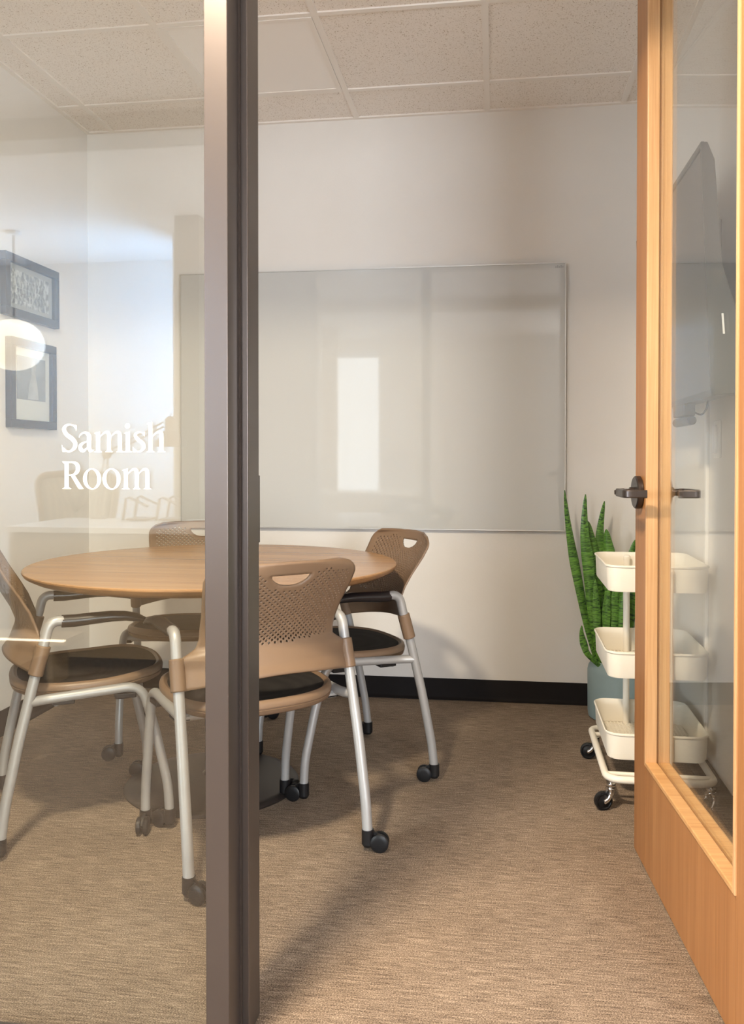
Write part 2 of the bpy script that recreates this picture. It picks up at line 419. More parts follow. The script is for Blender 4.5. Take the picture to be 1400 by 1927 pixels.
f.build('window_frame', 'bronze', wn, smooth=0)

# ------------------------------------------------------------------ lettering on the glass
def stroke(pts, k=5):
    """variable width stroke: pts (x,y,w) -> list of quads"""
    P = catmull([Vector(p) for p in pts], k); a = []; b = []
    for i, p in enumerate(P):
        t = P[min(i + 1, len(P) - 1)] - P[max(i - 1, 0)]; t = Vector((t.x, t.y)).normalized(); n = Vector((-t.y, t.x))
        a.append((p.x + n.x * p.z / 2, p.y + n.y * p.z / 2)); b.append((p.x - n.x * p.z / 2, p.y - n.y * p.z / 2))
    return a, b
class Glyph:
    def __init__(s): s.mb = MB(); s.k = 0
    def W(s, p): # crop coordinates -> wall plane
        x = 100 + p[0] / 5.6; y = 780 + p[1] / 5.6
        return ((-.835 + (x - 118) * .0010812) * .962, 1.10 + (.064 - (y - 800) * .001022) * .962)
    def poly(s, pts):
        s.k += 1; d = 1.5155 - .0003 - s.k * .00001
        s.mb.prism([s.W(p) for p in pts], d, 1.5158, axis=1); return s
    def stroke(s, pts):
        a, b = stroke(pts); s.k += 1; y0 = 1.5155 - .0003 - s.k * .00001; y1 = 1.5158
        A = [s.W(p) for p in a]; B = [s.W(p) for p in b]
        rings = [[(u[0], y0, u[1]), (v[0], y0, v[1]), (v[0], y1, v[1]), (u[0], y1, u[1])] for u, v in zip(A, B)]
        s.mb.ring_loft(rings, True); return s
    def stem(s, x0, x1, y0, y1, sl=None, sr=None, top=None):
        s.poly([(x0, y0), (x1, y0), (x1, y1), (x0, y1)])
        if sl is not None: s.poly([(sl, y1 + 2), (sl, y1 - 5), (x0 - 2, y1 - 12), (x0, y1 - 26), (x1, y1 - 26), (x1 + 2, y1 - 12), (sr, y1 - 5), (sr, y1 + 2)])
        if top is not None: s.poly([(top, y0 + 12), (x0 + 16, y0 - 1), (x1, y0 - 6), (x1, y0 + 30), (x0, y0 + 30), (x0, y0 + 26), (x0 - 4, y0 + 20)])
        return s
    def arch(s, x0, x1, y, yt, w=42):
        return s.stroke([(x0 - 6, y + 22, 8), (x0 + 8, y - 8, 11), ((x0 + x1) / 2 - 4, yt + 10, 20), (x1 - 28, yt + 18, 36), (x1 - w / 2, y + 8, w), (x1 - w / 2, y + 70, w)])
    def dot(s, cx, cy, r, n=20): return s.poly([(cx + r * cos(2 * pi * i / n), cy + r * sin(2 * pi * i / n)) for i in range(n)])
    def oval(s, cx, cy, rx, ry, ix, iy, n=40, tilt=.12):
        y0 = 1.5155 - .0003; y1 = 1.5158; rings = []
        for i in range(n):
            a = 2 * pi * i / n; o = s.W((cx + rx * cos(a), cy + ry * sin(a)))
            q = s.W((cx + ix * cos(a) + tilt * iy * sin(a) * .3, cy + iy * sin(a)))
            rings.append([(o[0], y0, o[1]), (q[0], y0, q[1]), (q[0], y1, q[1]), (o[0], y1, o[1])])
        s.mb.ring_loft(rings, False, True); return s
dec = thing('room_name_lettering', 'cream serif lettering reading Samish Room stuck on the glass pane', 'sign', (0, 0, 0))
G = lambda: Glyph()
def put(g): g.mb.build('letter', 'decal', dec, smooth=0)
g = G(); g.stroke([(256, 150, 8), (232, 118, 14), (188, 106, 17), (148, 122, 30), (131, 160, 40), (158, 212, 42), (215, 256, 46), (250, 304, 42), (242, 352, 38), (200, 388, 22), (158, 388, 17), (122, 352, 10)])
g.poly([(262, 176), (268, 128), (262, 112), (232, 108), (244, 130)]); g.poly([(106, 318), (112, 394), (132, 398), (150, 392), (126, 366)]); put(g)
g = G(); g.stroke([(292, 244, 6), (306, 214, 12), (340, 194, 20), (376, 200, 34), (398, 236, 44), (398, 300, 44), (398, 352, 44), (414, 384, 34), (450, 376, 5)])
g.stroke([(380, 284, 8), (340, 300, 20), (308, 326, 36), (306, 364, 42), (338, 386, 30), (380, 350, 10)]); put(g)
def letter_m(xo, yo, xs):
    g = G(); a, b, c = xs
    g.stem(a, a + 42, yo, yo + 210, a - 22, a + 60, a - 22); g.arch(a + 42, b + 42, yo + 48, yo - 8); g.stem(b, b + 42, yo + 90, yo + 210, b - 18, b + 58)
    g.arch(b + 42, c + 42, yo + 48, yo - 8); g.stem(c, c + 42, yo + 90, yo + 210, c - 18, c + 60); put(g)
letter_m(0, 188, (473, 587, 702))
g = G(); g.stem(785, 827, 188, 398, 765, 850, 765); g.dot(803, 124, 27); put(g)
g = G(); g.stroke([(980, 228, 6), (962, 200, 12), (926, 190, 15), (894, 202, 28), (886, 232, 32), (918, 272, 38), (962, 310, 38), (974, 350, 34), (944, 386, 22), (904, 392, 14), (868, 364, 8)])
g.poly([(980, 236), (986, 190), (976, 186), (950, 192)]); g.poly([(856, 342), (858, 396), (876, 404), (898, 394)]); put(g)
g = G(); g.stem(1022, 1063, 90, 398, 1004, 1082, 1002); g.arch(1063, 1178, 236, 180, 44); g.stem(1134, 1178, 278, 398, 1116, 1196); put(g)
g = G(); g.stem(135, 178, 500, 788, 112, 206); g.poly([(112, 498), (180, 498), (180, 516), (134, 524), (112, 505)])
g.stroke([(176, 507, 14), (220, 506, 18), (262, 524, 36), (279, 570, 44), (262, 616, 36), (222, 640, 16), (176, 644, 12)])
g.poly([(196, 640), (236, 636), (322, 770), (338, 788), (292, 792), (278, 780)]); put(g)
g = G(); g.oval(427, 683, 96, 112, 56, 100); put(g)
g = G(); g.oval(633, 683, 96, 112, 56, 100); put(g)
letter_m(0, 578, (763, 876, 988))

# ------------------------------------------------------------------ the open door
P0 = Vector((.387, 2.492)); P1 = Vector((.452, 1.582)); DL = (P1 - P0).length
ang = math.atan2(P1.y - P0.y, P1.x - P0.x)          # local +X runs from latch edge to hinge
door = thing('oak_door', 'open oak door with tall glass lite and dark lever handle', 'door', (P0.x, P0.y, .006), ang)
TH = .057; DH = 2.44                                  # visible face at local y=0, thickness towards +y
a0, a1, b0, b1 = .132, DL - .098, .282, 2.300
ds = lambda mb, nm, m='door', **k: mb.build(nm, m, door, **k)
ds(MB().box(0, a0, 0, TH, 0, DH), 'latch_stile', smooth=0, bevel=.0015)
ds(MB().box(a1, DL, 0, TH, 0, DH), 'hinge_stile', smooth=0, bevel=.0015)
ds(MB().box(a0, a1, 0.0002, TH - .0002, 0, b0), 'bottom_rail', smooth=0)
ds(MB().box(a0, a1, 0.0002, TH - .0002, b1, DH), 'top_rail', smooth=0)
GY_ = .030
for (y0, y1) in ((-.004, GY_ - .003), (GY_ + .003, TH + .004)):
    w_ = .012
    v = MB(); v.box(a0 - .004, a0 + w_ - .004, y0, y1, b0 - .004, b1 + .004); v.box(a1 - w_ + .004, a1 + .004, y0, y1, b0 - .004, b1 + .004)
    ds(v, 'glazing_bead', 'doorstop', smooth=0, bevel=.002)
    v = MB(); v.box(a0 + w_ - .004, a1 - w_ + .004, y0, y1, b0 - .004, b0 + w_ - .004); v.box(a0 + w_ - .004, a1 - w_ + .004, y0, y1, b1 - w_ + .004, b1 + .004)
    ds(v, 'glazing_bead', 'doorstop_h', smooth=0, bevel=.002)
ds(MB().box(a0 + .004, a1 - .004, GY_ - .003, GY_ + .003, b0 + .004, b1 - .004), 'glass_pane', 'glass', smooth=0)
def lever(sgn, zc=1.001, xc=.062):
    base = 0 if sgn < 0 else TH
    Y = lambda d: base + sgn * d
    e = bpy.data.objects.new('lever_handle', None); COL.objects.link(e); e.parent = door; e.location = (xc, 0, zc)
    prof = [(.040, 0), (.0445, .003), (.0445, .015), (.041, .018), (0.001, .018)]
    rr = MB(); rr.lathe([(r, Y(d)) for r, d in prof], n=40, axis=1); rr.build('rose', 'handle', e)
    n = MB(); n.cyl((0, Y(.017), 0), (0, Y(.030), 0), .014, 20); n.cyl((0, Y(.030), 0), (0, Y(.052), 0), .0095, 20); n.build('neck', 'handle', e)
    path = fillet([(0, Y(.045), 0), (0, Y(.062), 0), (.115, Y(.066), 0), (.118, Y(.012), 0)], .016, 6)
    l = MB(); rings = []
    for i, p in enumerate(path):
        t = (path[min(i + 1, len(path) - 1)] - path[max(i - 1, 0)]).normalized(); s = t.cross(Vector((0, 0, 1))).normalized(); h = .0105; tt = .0065
        rings.append([p + s * (tt * cx_) + Vector((0, 0, h * cz_)) for cx_, cz_ in ((1, .7), (.7, 1), (-.7, 1), (-1, .7), (-1, -.7), (-.7, -1), (.7, -1), (1, -.7))])
    l.ring_loft(rings, True); l.build('lever', 'handle', e, smooth=30)
    k = MB(); k.lathe([(.0062, Y(.066)), (.0062, Y(.0698)), (.001, Y(.0700))], n=20, axis=1); k.build('key_cylinder', 'bronze_dark', e)
lever(-1); lever(1)
lp = MB().box(-.0015, .001, .012, .045, .93, 1.07); ds(lp, 'latch_plate', 'handle', smooth=0)
for hz in (.25, 1.2, 2.2):
    ds(MB().cyl((DL + .005, -.004, hz - .055), (DL + .005, -.004, hz + .055), .0065, 12), 'hinge', 'handle')

# ------------------------------------------------------------------ whiteboard
wb = thing('glass_whiteboard', 'large pale frosted glass whiteboard mounted on the back wall', 'whiteboard', (0, YB - .001, 0))
x0, x1, z0, z1 = -1.470, .303, .779, 1.962
MB().box(x0, x1, -.022, -.014, z0, z1).build('board', 'board', wb, smooth=0, bevel=.001)
bk = MB(); bk.box(x0 + .03, x1 - .03, -.014, 0, z0 + .03, z1 - .03); bk.build('backing', 'alu', wb, smooth=0)
ed = MB(); t = .004
ed.box(x0 - t, x1 + t, -.024, -.012, z1, z1 + t); ed.box(x0 - t, x1 + t, -.024, -.012, z0 - t, z0); ed.box(x1, x1 + t, -.024, -.012, z0, z1); ed.box(x0 - t, x0, -.024, -.012, z0, z1)
ed.build('edge_trim', 'alu', wb, smooth=0)
mk = MB()
for i in range(5): mk.box(x1 - .043 + i * .0075, x1 - .043 + i * .0075 + .005, -.0228, -.0219, z1 - .020, z1 - .009 if i % 2 else z1 - .012)
mk.build('maker_mark', 'mat_grey', wb, smooth=0)

# ------------------------------------------------------------------ round table
TC = (-.945, 2.84); TR = .617
tb = thing('round_table', 'round oak table with knife edge and black disc base', 'table', (TC[0], TC[1], 0))
MB().lathe([(.001, .7449), (TR - .02, .745), (TR - .004, .7445), (TR, .742)], n=96).build('tabletop', 'table', tb, smooth=30)
MB().lathe([(TR, .7419), (TR + .0005, .738), (TR - .006, .728), (TR - .030, .716), (TR - .085, .711), (.001, .711)], n=96).build('table_edge', 'table_edge', tb, smooth=40)
MB().lathe([(.001, .711), (.13, .710), (.13, .700), (.045, .690), (.038, .680), (.038, .030), (.05, .024), (.001, .02)], n=32).build('column', 'table_base', tb)
MB().lathe([(.001, .026), (.06, .0255), (.262, .018), (.284, .013), (.290, .006), (.288, 0), (.001, 0)], c=(0, -.04, 0), n=64).build('base_plate', 'table_base', tb)

# ------------------------------------------------------------------ conference chairs
def backrest_mesh():
    mb = MB(); nu, nv = 52, 44
    def yedge(z):
        pts = [(.49, .092), (.55, .112), (.60, .108), (.66, .085), (.70, .062), (.76, .024), (.80, .002), (.835, -.012)]
        for i in range(len(pts) - 1):
            if z <= pts[i + 1][0]:
                t = max(0, (z - pts[i][0]) / (pts[i + 1][0] - pts[i][0])); return pts[i][1] + (pts[i + 1][1] - pts[i][1]) * t
        return pts[-1][1]
    def halfw(z):
        pts = [(.49, .247), (.575, .247), (.585, .228), (.60, .204), (.63, .198), (.70, .204), (.76, .216), (.795, .220), (.812, .212), (.824, .193), (.831, .165)]
        for i in range(len(pts) - 1):
            if z <= pts[i + 1][0]:
                t = max(0, (z - pts[i][0]) / (pts[i + 1][0] - pts[i][0])); return pts[i][1] + (pts[i + 1][1] - pts[i][1]) * t
        return pts[-1][1]
    # rows of heights: denser around the fillet
    zs = []
    z = 0.0
    rows = [i / nv for i in range(nv + 1)]
    def P(u, v):
        zb = .497 + .030 * (1 - u * u); zt = .831 - .006 * u * u + .003
        z = zb + (zt - zb) * v
        zr = .497 + (.831 - .497) * v
        hw = halfw(zr); x = u * hw
        dep = .052 + .045 * max(0, min(1, (.62 - z) / .10))
        y = yedge(z) - dep * (1 - (abs(u)) ** 2.2) * (1 if z < .80 else 1)
        return Vector((x, y, z))
    def inside_hole(p): # handle slot: flat top, round bottom
        cx, cz = p.x, p.z
        if cz > .800: return False
        return (cx / .056) ** 2 + ((cz - .800) / .031) ** 2 < 1
    V = {}
    def vid(i, j):
        if (i, j) not in V:
            mb.v.append(tuple(P(-1 + 2 * i / nu, j / nv))); V[(i, j)] = len(mb.v) - 1
        return V[(i, j)]
    cells = {}
    for i in range(nu):
        for j in range(nv):
            c = P(-1 + 2 * (i + .5) / nu, (j + .5) / nv)
            cells[(i, j)] = inside_hole(c)
    border = set()
    for (i, j), h in cells.items():
        if h: continue
        a, b, c, d = vid(i, j), vid(i + 1, j), vid(i + 1, j + 1), vid(i, j + 1)
        for (k, l) in ((i - 1, j), (i + 1, j), (i, j - 1), (i, j + 1), (i - 1, j - 1), (i + 1, j + 1), (i - 1, j + 1), (i + 1, j - 1)):
            if cells.get((k, l)):
                for q in ((i, j), (i + 1, j), (i + 1, j + 1), (i, j + 1)):
                    if any(cells.get(z) for z in ((q[0] - 1, q[1] - 1), (q[0], q[1] - 1), (q[0] - 1, q[1]), (q[0], q[1]))): border.add(q)
    for q in border: # snap onto the slot outline
        p = Vector(mb.v[V[q]]); 
        if p.z > .795: p.z = .800 + (-.0005) ; 
        dx, dz = p.x, p.z - .800
        if dz < -.006 or abs(dx) > .045:
            s = math.sqrt((dx / .056) ** 2 + (dz / .031) ** 2)
            if s > .01: p.x = dx / s; p.z = .800 + dz / s
        mb.v[V[q]] = (p.x, p.y, p.z)
    for (i, j), h in cells.items():
        if h: continue
        c = P(-1 + 2 * (i + .5) / nu, (j + .5) / nv)
        ids = [vid(i, j), vid(i + 1, j), vid(i + 1, j + 1), vid(i, j + 1)]
        nearslot = (c.x / .070) ** 2 + ((c.z - .800) / .046) ** 2 < 1 or (abs(c.x) < .075 and c.z > .79)
        low = .605 + .010 * (c.x / .2) ** 2
        if (i + j) % 2 == 0 and low < c.z < .808 - .03 * max(0, abs(c.x) / .2 - .6) and abs(c.x) < halfw(c.z) - .028 and not nearslot:
            cor = [Vector(mb.v[k]) for k in ids]; cen = sum(cor, Vector()) / 4; ex = (cor[1] - cor[0] + cor[2] - cor[3]) / 2; ez = (cor[3] - cor[0] + cor[2] - cor[1]) / 2
            rr = .0034; exn = ex.normalized(); ezn = ez.normalized(); hv = []
            for k in range(8):
                a = pi * 1.25 + k * pi / 4
                mb.v.append(tuple(cen + exn * cos(a) * rr + ezn * sin(a) * min(rr, ez.length * .92))); hv.append(len(mb.v) - 1)
            for k in range(4):
                A = ids[k]; B = ids[(k + 1) % 4]; h0 = hv[2 * k]; h1 = hv[2 * k + 1]; h2 = hv[(2 * k + 2) % 8]
                mb.f += [(A, h1, h0), (A, B, h1), (B, h2, h1)]
        else: mb.f.append(tuple(ids))
    return mb

def superel(a, b, n, k=40, cx=0, cy=0, e=2.6):
    out = []
    for i in range(k):
        t = 2 * pi * i / k; c, s = cos(t), sin(t)
        out.append((cx + a * math.copysign(abs(c) ** (2 / e), c), cy + b * math.copysign(abs(s) ** (2 / e), s)))
    return out

def seat_z(x, y): # seat surface shape, y from .03 (rear) to .475 (front)
    t = (y - .25) / .22
    return .452 + .018 * max(0, t - .1) - .05 * max(0, t - .62) ** 2 - .004 * max(0, -t)

def make_chair(label):
    t = thing('conference_chair', label, 'chair', (0, 0, 0), 0)
    # seat ring
    out = superel(.232, .222, 0, 56, 0, .252); rim = MB()
    ring = []
    prof = [(-.020, .004), (-.010, .010), (0, .006), (.003, -.002), (.0022, -.010), (-.0015, -.0115), (-.0015, -.0135), (.002, -.015), (-.002, -.026), (-.012, -.032), (-.030, -.030), (-.030, -.010)]
    for i, (x, y) in enumerate(out):
        xa, ya = out[i - 1]; xb, yb = out[(i + 1) % len(out)]
        n = Vector((yb - ya, -(xb - xa), 0)).normalized(); z = seat_z(x, y)
        ring.append([Vector((x, y, z)) + n * d + Vector((0, 0, h)) for d, h in prof])
    rim.ring_loft(ring, False, True); rim.build('seat_rim', 'plastic', t, smooth=50)
    # mesh seat
    s = MB(); rings = []
    for k, f in enumerate((.94, .90, .80, .62, .40, .2, .03)):
        rings.append([Vector((x * f, .252 + (y - .252) * f, seat_z(x * f, .252 + (y - .252) * f) + .006 - .012 * (1 - f * f))) for x, y in out])
    n = len(out); s.v = [tuple(p) for r in rings for p in r]
    for i in range(len(rings) - 1):
        for j in range(n): s.f.append((i * n + j, i * n + (j + 1) % n, (i + 1) * n + (j + 1) % n, (i + 1) * n + j))
    s.f.append(tuple((len(rings) - 1) * n + j for j in range(n)))
    o = s.build('seat', 'seatmesh', t, smooth=60); so = o.modifiers.new('s', 'SOLIDIFY'); so.thickness = .004
    # backrest shell
    b = backrest_mesh().build('backrest', 'plastic', t, smooth=50)
    so = b.modifiers.new('s', 'SOLIDIFY'); so.thickness = .0062; so.offset = 0
    for sg in (-1, 1):
        MB().tube([(sg * .2535, .095, .497), (sg * .2515, .1175, .578)], .0205, 20).build('backrest_socket', 'plastic', t, smooth=30, bevel=.003)
    # side frames
    for sg in (-1, 1):
        sd = MB()
        path = fillet([(sg * .242, .200, .640), (sg * .250, .133, .646), (sg * .2515, .1175, .578), (sg * .2535, .095, .497), (sg * .258, .050, .312), (sg * .2605, .014, .135), (sg * .2605, .004, .052)], .042, 6)
        sd.tube(path, .0148, 16); sd.build('rear_leg', 'silver', t, smooth=50)
        fl = MB()
        path = fillet([(sg * .2555, .080, .424), (sg * .240, .120, .424), (sg * .232, .385, .436), (sg * .2295, .425, .300), (sg * .2285, .462, .130), (sg * .2285, .466, .052)], .048, 7)
        fl.tube(path, .0138, 16); fl.build('front_leg', 'silver', t, smooth=50)
        # arm pad
        secs = [((sg * .2435, .165, .641), .0178, .0178), ((sg * .242, .20, .640), .0182, .0180), ((sg * .240, .25, .643), .0195, .0170), ((sg * .238, .30, .645), .0225, .0155), ((sg * .236, .34, .643), .0255, .0140), ((sg * .234, .375, .636), .0255, .0125), ((sg * .233, .402, .626), .020, .0065), ((sg * .2325, .412, .621), .010, .004)]
        rg = []
        for (c, rx, rz_) in secs: rg.append([Vector(c) + Vector((cos(2 * pi * q / 16) * rx, 0, sin(2 * pi * q / 16) * rz_)) for q in range(16)])
        MB().ring_loft(rg).build('armrest', 'blackgloss', t, smooth=50)
    # cross tubes and black glides
    MB().cyl((-.232, .36, .420), (.232, .36, .420), .011, 12).build('cross_tube', 'silver', t)
    MB().cyl((-.238, .15, .412), (.238, .15, .412), .011, 12).build('cross_tube', 'silver', t)
    for sg in (-1, 1):
        for y in (.14, .31): MB().box(min(sg * .205, sg * .245), max(sg * .205, sg * .245), y, y + .06, .404, .419).build('seat_glide', 'black', t, smooth=0, bevel=.003)
    # casters
    for k, (x, y) in enumerate(((-.2605, .003), (.2605, .003), (-.2285, .466), (.2285, .466))):
        h = MB(); h.cyl((0, 0, .060), (0, 0, .020), .0172, 24); h.lathe([(.0172, .020), (.012, .012), (.001, .011)], n=20)
        hb = [(.0, .014), (.012, .014), (.040, .020), (.048, .030), (.040, .044), (.012, .058), (0, .058)]
        h.prism([(a, b) for a, b in hb], -.0045, .0045, axis=1)
        o = h.build('caster', 'black', t, smooth=35); o.location = (x, y, 0)
        for sg in (-1, 1):
            wl = MB(); wl.lathe([(.001, .004), (.0245, .004), (.0255, .006), (.0255, .0145), (.022, .0170), (.012, .0182), (.001, .0185)], n=28, axis=1)
            wl.v = [(v[0] + .034, sg * v[1], v[2] + .0255) for v in wl.v]
            wl.build('wheel', 'rubber', o, smooth=40)
    return t
def copy_tree(o, parent=None):
    c = o.copy(); COL.objects.link(c)
    if parent: c.parent = parent
    for ch in list(o.children): copy_tree(ch, c)
    return c
LB = ['tan perforated back chair nearest the metal post, its back towards the viewer',
      'tan perforated chair pulled to the right of the table near the back wall',
      'tan perforated chair on the left, cut by the photo edge, facing right under the table',
      'tan perforated chair behind the table, facing the viewer with only its back top showing']
#            rear mid          facing            caster swivels (world degrees) rl rr fl fr
CH = [((-.551, 2.212), (-.640, .768), (-20, 2, -80, 60)),
      ((-.348, 3.145), (-.829, -.559), (180, 130, 170, 200)),
      ((-1.475, 2.400), (.858, .513), (200, 200, 190, 160)),
      ((-1.215, 3.475), (.17, -.985), (40, 100, 185, 200))]
proto = make_chair(LB[0])
for i, (pos, fc, sw) in enumerate(CH):
    c = proto if i == 0 else copy_tree(proto)
    c['label'] = LB[i]; c['group'] = 'conference chairs around the round table'
    c.location = (pos[0], pos[1], 0); rz = math.atan2(fc[1], fc[0]) - pi / 2; c.rotation_euler = (0, 0, rz)
    cs = sorted([q for q in c.children if q.name.startswith('caster')], key=lambda q: (q.location.y > .2, q.location.x))
    for q, a in zip(cs, sw): q.rotation_euler = (0, 0, R(a) - rz)

# ------------------------------------------------------------------ potted snake plant
pl = thing('potted_snake_plant', 'snake plant with banded sword leaves in a blue grey pot in the corner', 'plant', (.520, 3.765, 0))
MB().lathe([(.001, 0), (.118, 0), (.126, .006), (.129, .03), (.130, .20), (.126, .218), (.112, .240), (.108, .244), (.104, .240), (.110, .222), (.112, .21), (.001, .208)], n=48).build('pot', 'bluegrey_pot', pl, smooth=40)
MB().lathe([(.001, .218), (.08, .216), (.1085, .212), (.1085, .208), (.001, .208)], n=24).build('soil', 'soil', pl)
def px2w(px, py, Y):   # direction of a point of the photograph, used once to lay out leaf tips
    a = R(8.145); u = (px - 700) / 1625; ratio = (u * cos(a) - sin(a)) / (cos(a) + u * sin(a))
    return Vector((ratio * Y, Y, 1.10 - (py - 862) / 1625 * (Y * cos(a) + abs(ratio) * 0 - ratio * Y * sin(a))))
def leaf(pts, wd, twist=0, col='leaf', yaw=0):
    P = catmull([Vector(p) for p in pts], 8); n = len(P); mb = MB(); uvs = []
    rings = []
    for i, p in enumerate(P):
        s = i / (n - 1)
        w = wd * (.38 + .62 * min(1, s / .5)) * (1 if s < .55 else max(.02, (1 - (s - .55) / .45)) ** .62)
        t = (P[min(i + 1, n - 1)] - P[max(i - 1, 0)]).normalized()
        an = yaw + twist * s; sd = Vector((cos(an), sin(an), 0)); sd = (sd - t * sd.dot(t)).normalized(); nn = t.cross(sd)
        row = []
        for k, u in enumerate((-1, -.55, 0, .55, 1)): row.append(p + sd * (w * .5 * u) + nn * (w * .22 * u * u))
        for k, u in enumerate((.55, 0, -.55)): row.append(p + sd * (w * .5 * u) + nn * (w * .22 * u * u + .0028))
        rings.append(row)
    mb.ring_loft(rings, True)
    o = mb.build('leaf', col, pl, smooth=60)
    me = o.data; uvl = me.uv_layers.new(name='UVMap'); m_ = 8
    us = (0, .25, .5, .75, 1, .75, .5, .25)
    for poly in me.polygons:
        for li in poly.loop_indices:
            vi = me.loops[li].vertex_index; uvl.data[li].uv = (us[vi % m_], (vi // m_) / (n - 1) * (P[-1] - P[0]).length * 2.2)
    return o
O = Vector((.520, 3.765, 0))
LV = [ # list of image points base..tip, depth, width
    ([(1122, 1250), (1108, 1180), (1086, 1070), (1072, 990), (1063, 922)], 3.74, .046, .5, .2),
    ([(1126, 1248), (1116, 1160), (1108, 1060), (1101, 1000), (1102, 930)], 3.72, .050, .3, -.1),
    ([(1134, 1246), (1130, 1150), (1122, 1060), (1112, 1010), (1107, 981)], 3.78, .050, -.4, .3),
    ([(1140, 1250), (1137, 1150), (1134, 1040), (1131, 1000), (1138, 943)], 3.80, .050, .4, 0),
    ([(1150, 1250), (1150, 1150), (1149, 1060), (1144, 1020), (1141, 996)], 3.76, .052, -.5, .2),
    ([(1168, 1250), (1172, 1160), (1180, 1080), (1188, 1050), (1196, 1016)], 3.80, .050, .5, -.2),
    ([(1180, 1250), (1190, 1160), (1205, 1080), (1222, 1020), (1236, 975)], 3.78, .050, .3, 0),
    ([(1190, 1250), (1208, 1160), (1230, 1080), (1246, 1020), (1259, 978)], 3.74, .042, .3, 0),
    ([(1119, 1252), (1110, 1235), (1102, 1215), (1097, 1195), (1096, 1178)], 3.66, .034, .4, .2),
    ([(1128, 1250), (1127, 1200), (1125, 1160), (1123, 1120), (1121, 1090)], 3.68, .036, .2, .1),
    ([(1157, 1250), (1158, 1200), (1160, 1150), (1161, 1110), (1163, 1075)], 3.70, .042, .3, .1),
    ([(1172, 1250), (1173, 1200), (1174, 1150), (1177, 1110), (1176, 1062)], 3.70, .044, -.3, .1),
    ([(1143, 1250), (1142, 1200), (1141, 1160), (1143, 1120), (1146, 1070)], 3.69, .036, -.3, -.2)]
for pts, Y, wd, tw, yw in LV:
    W = [px2w(x, y, Y) - O for x, y in pts]
    base = W[0].copy(); base.z = .205
    rad = Vector((base.x, base.y, 0))
    if rad.length > .085: rad = rad.normalized() * .085; base.x, base.y = rad.x, rad.y
    W[0] = base
    leaf(W, wd, tw, yaw=yw)

# ------------------------------------------------------------------ utility cart
cart = thing('utility_cart', 'cream three tier metal utility cart on black casters behind the door', 'cart', (.512, 3.020, 0), R(-.5))
def rrect(hx, hy, r, k=6):
    out = []
    for cx_, cy_, a0_ in ((hx - r, hy - r, 0), (-hx + r, hy - r, 90), (-hx + r, -hy + r, 180), (hx - r, -hy + r, 270)):
        for i in range(k + 1):
            a = R(a0_ + 90 * i / k); out.append((cx_ + r * cos(a), cy_ + r * sin(a)))
    return out
def tray(zt, h):
    def ring(hx, hy, r, z): return [Vector((x, y, z)) for x, y in rrect(hx, hy, r)]
    HX, HY = .157, .205; r = .045
    rg = [ring(HX - .006, HY - .006, r - .006, zt - h + .004), ring(HX - .003, HY - .003, r - .003, zt - h + .012), ring(HX, HY, r, zt - .006), ring(HX + .004, HY + .004, r + .004, zt - .003), ring(HX + .004, HY + .004, r + .004, zt + .001),
          ring(HX + .001, HY + .001, r, zt + .003), ring(HX - .003, HY - .003, r - .003, zt - .001), ring(HX - .0045, HY - .0045, r - .0045, zt - .02), ring(HX - .008, HY - .008, r - .008, zt - h + .008)]
    mb = MB(); n = len(rg[0]); mb.v = [tuple(p) for q in rg for p in q]
    for i in range(len(rg) - 1):
        for j in range(n): mb.f.append((i * n + j, i * n + (j + 1) % n, (i + 1) * n + (j + 1) % n, (i + 1) * n + j))
    mb.f.append(tuple(range(n)))
    t = mb.build('tray', 'cream', cart, smooth=45)
    # perforated bottom as a lattice of thin bars
    g = MB(); z = zt - h + .009; step = .0125
    x = -HX + .02
    while x < HX - .015:
        g.box(x - .002, x + .002, -HY + .012, HY - .012, z - .0015, z + .0003); x += step
    y = -HY + .02
    while y < HY - .015:
        g.box(-HX + .012, HX - .012, y - .002, y + .002, z - .0012, z + .0006); y += step
    g.build('mesh_bottom', 'cream', t, smooth=0)
for zt, h in ((.757, .086), (.482, .086), (.222, .086)): tray(zt, h)
for px_, yy in ((-.046, .182), (.030, -.214)):
    p = MB(); p.cyl((px_, yy, .10), (px_, yy, .745), .0115, 16); p.lathe([(.0135, .738), (.0135, .746), (.009, .751), (.001, .752)], c=(px_, yy, 0), n=16)
    p.build('pole', 'cream', cart)
loop = [Vector((x, y, .098)) for x, y in rrect(.163, .262, .045, 6)]
lb = MB(); lb.tube(loop, .0115, 14, False, True); lb.cyl((-.165, .182, .098), (.165, .182, .098), .0085, 12); lb.cyl((-.165, -.214, .098), (.165, -.214, .098), .0085, 12)
lb.build('base_frame', 'cream', cart)
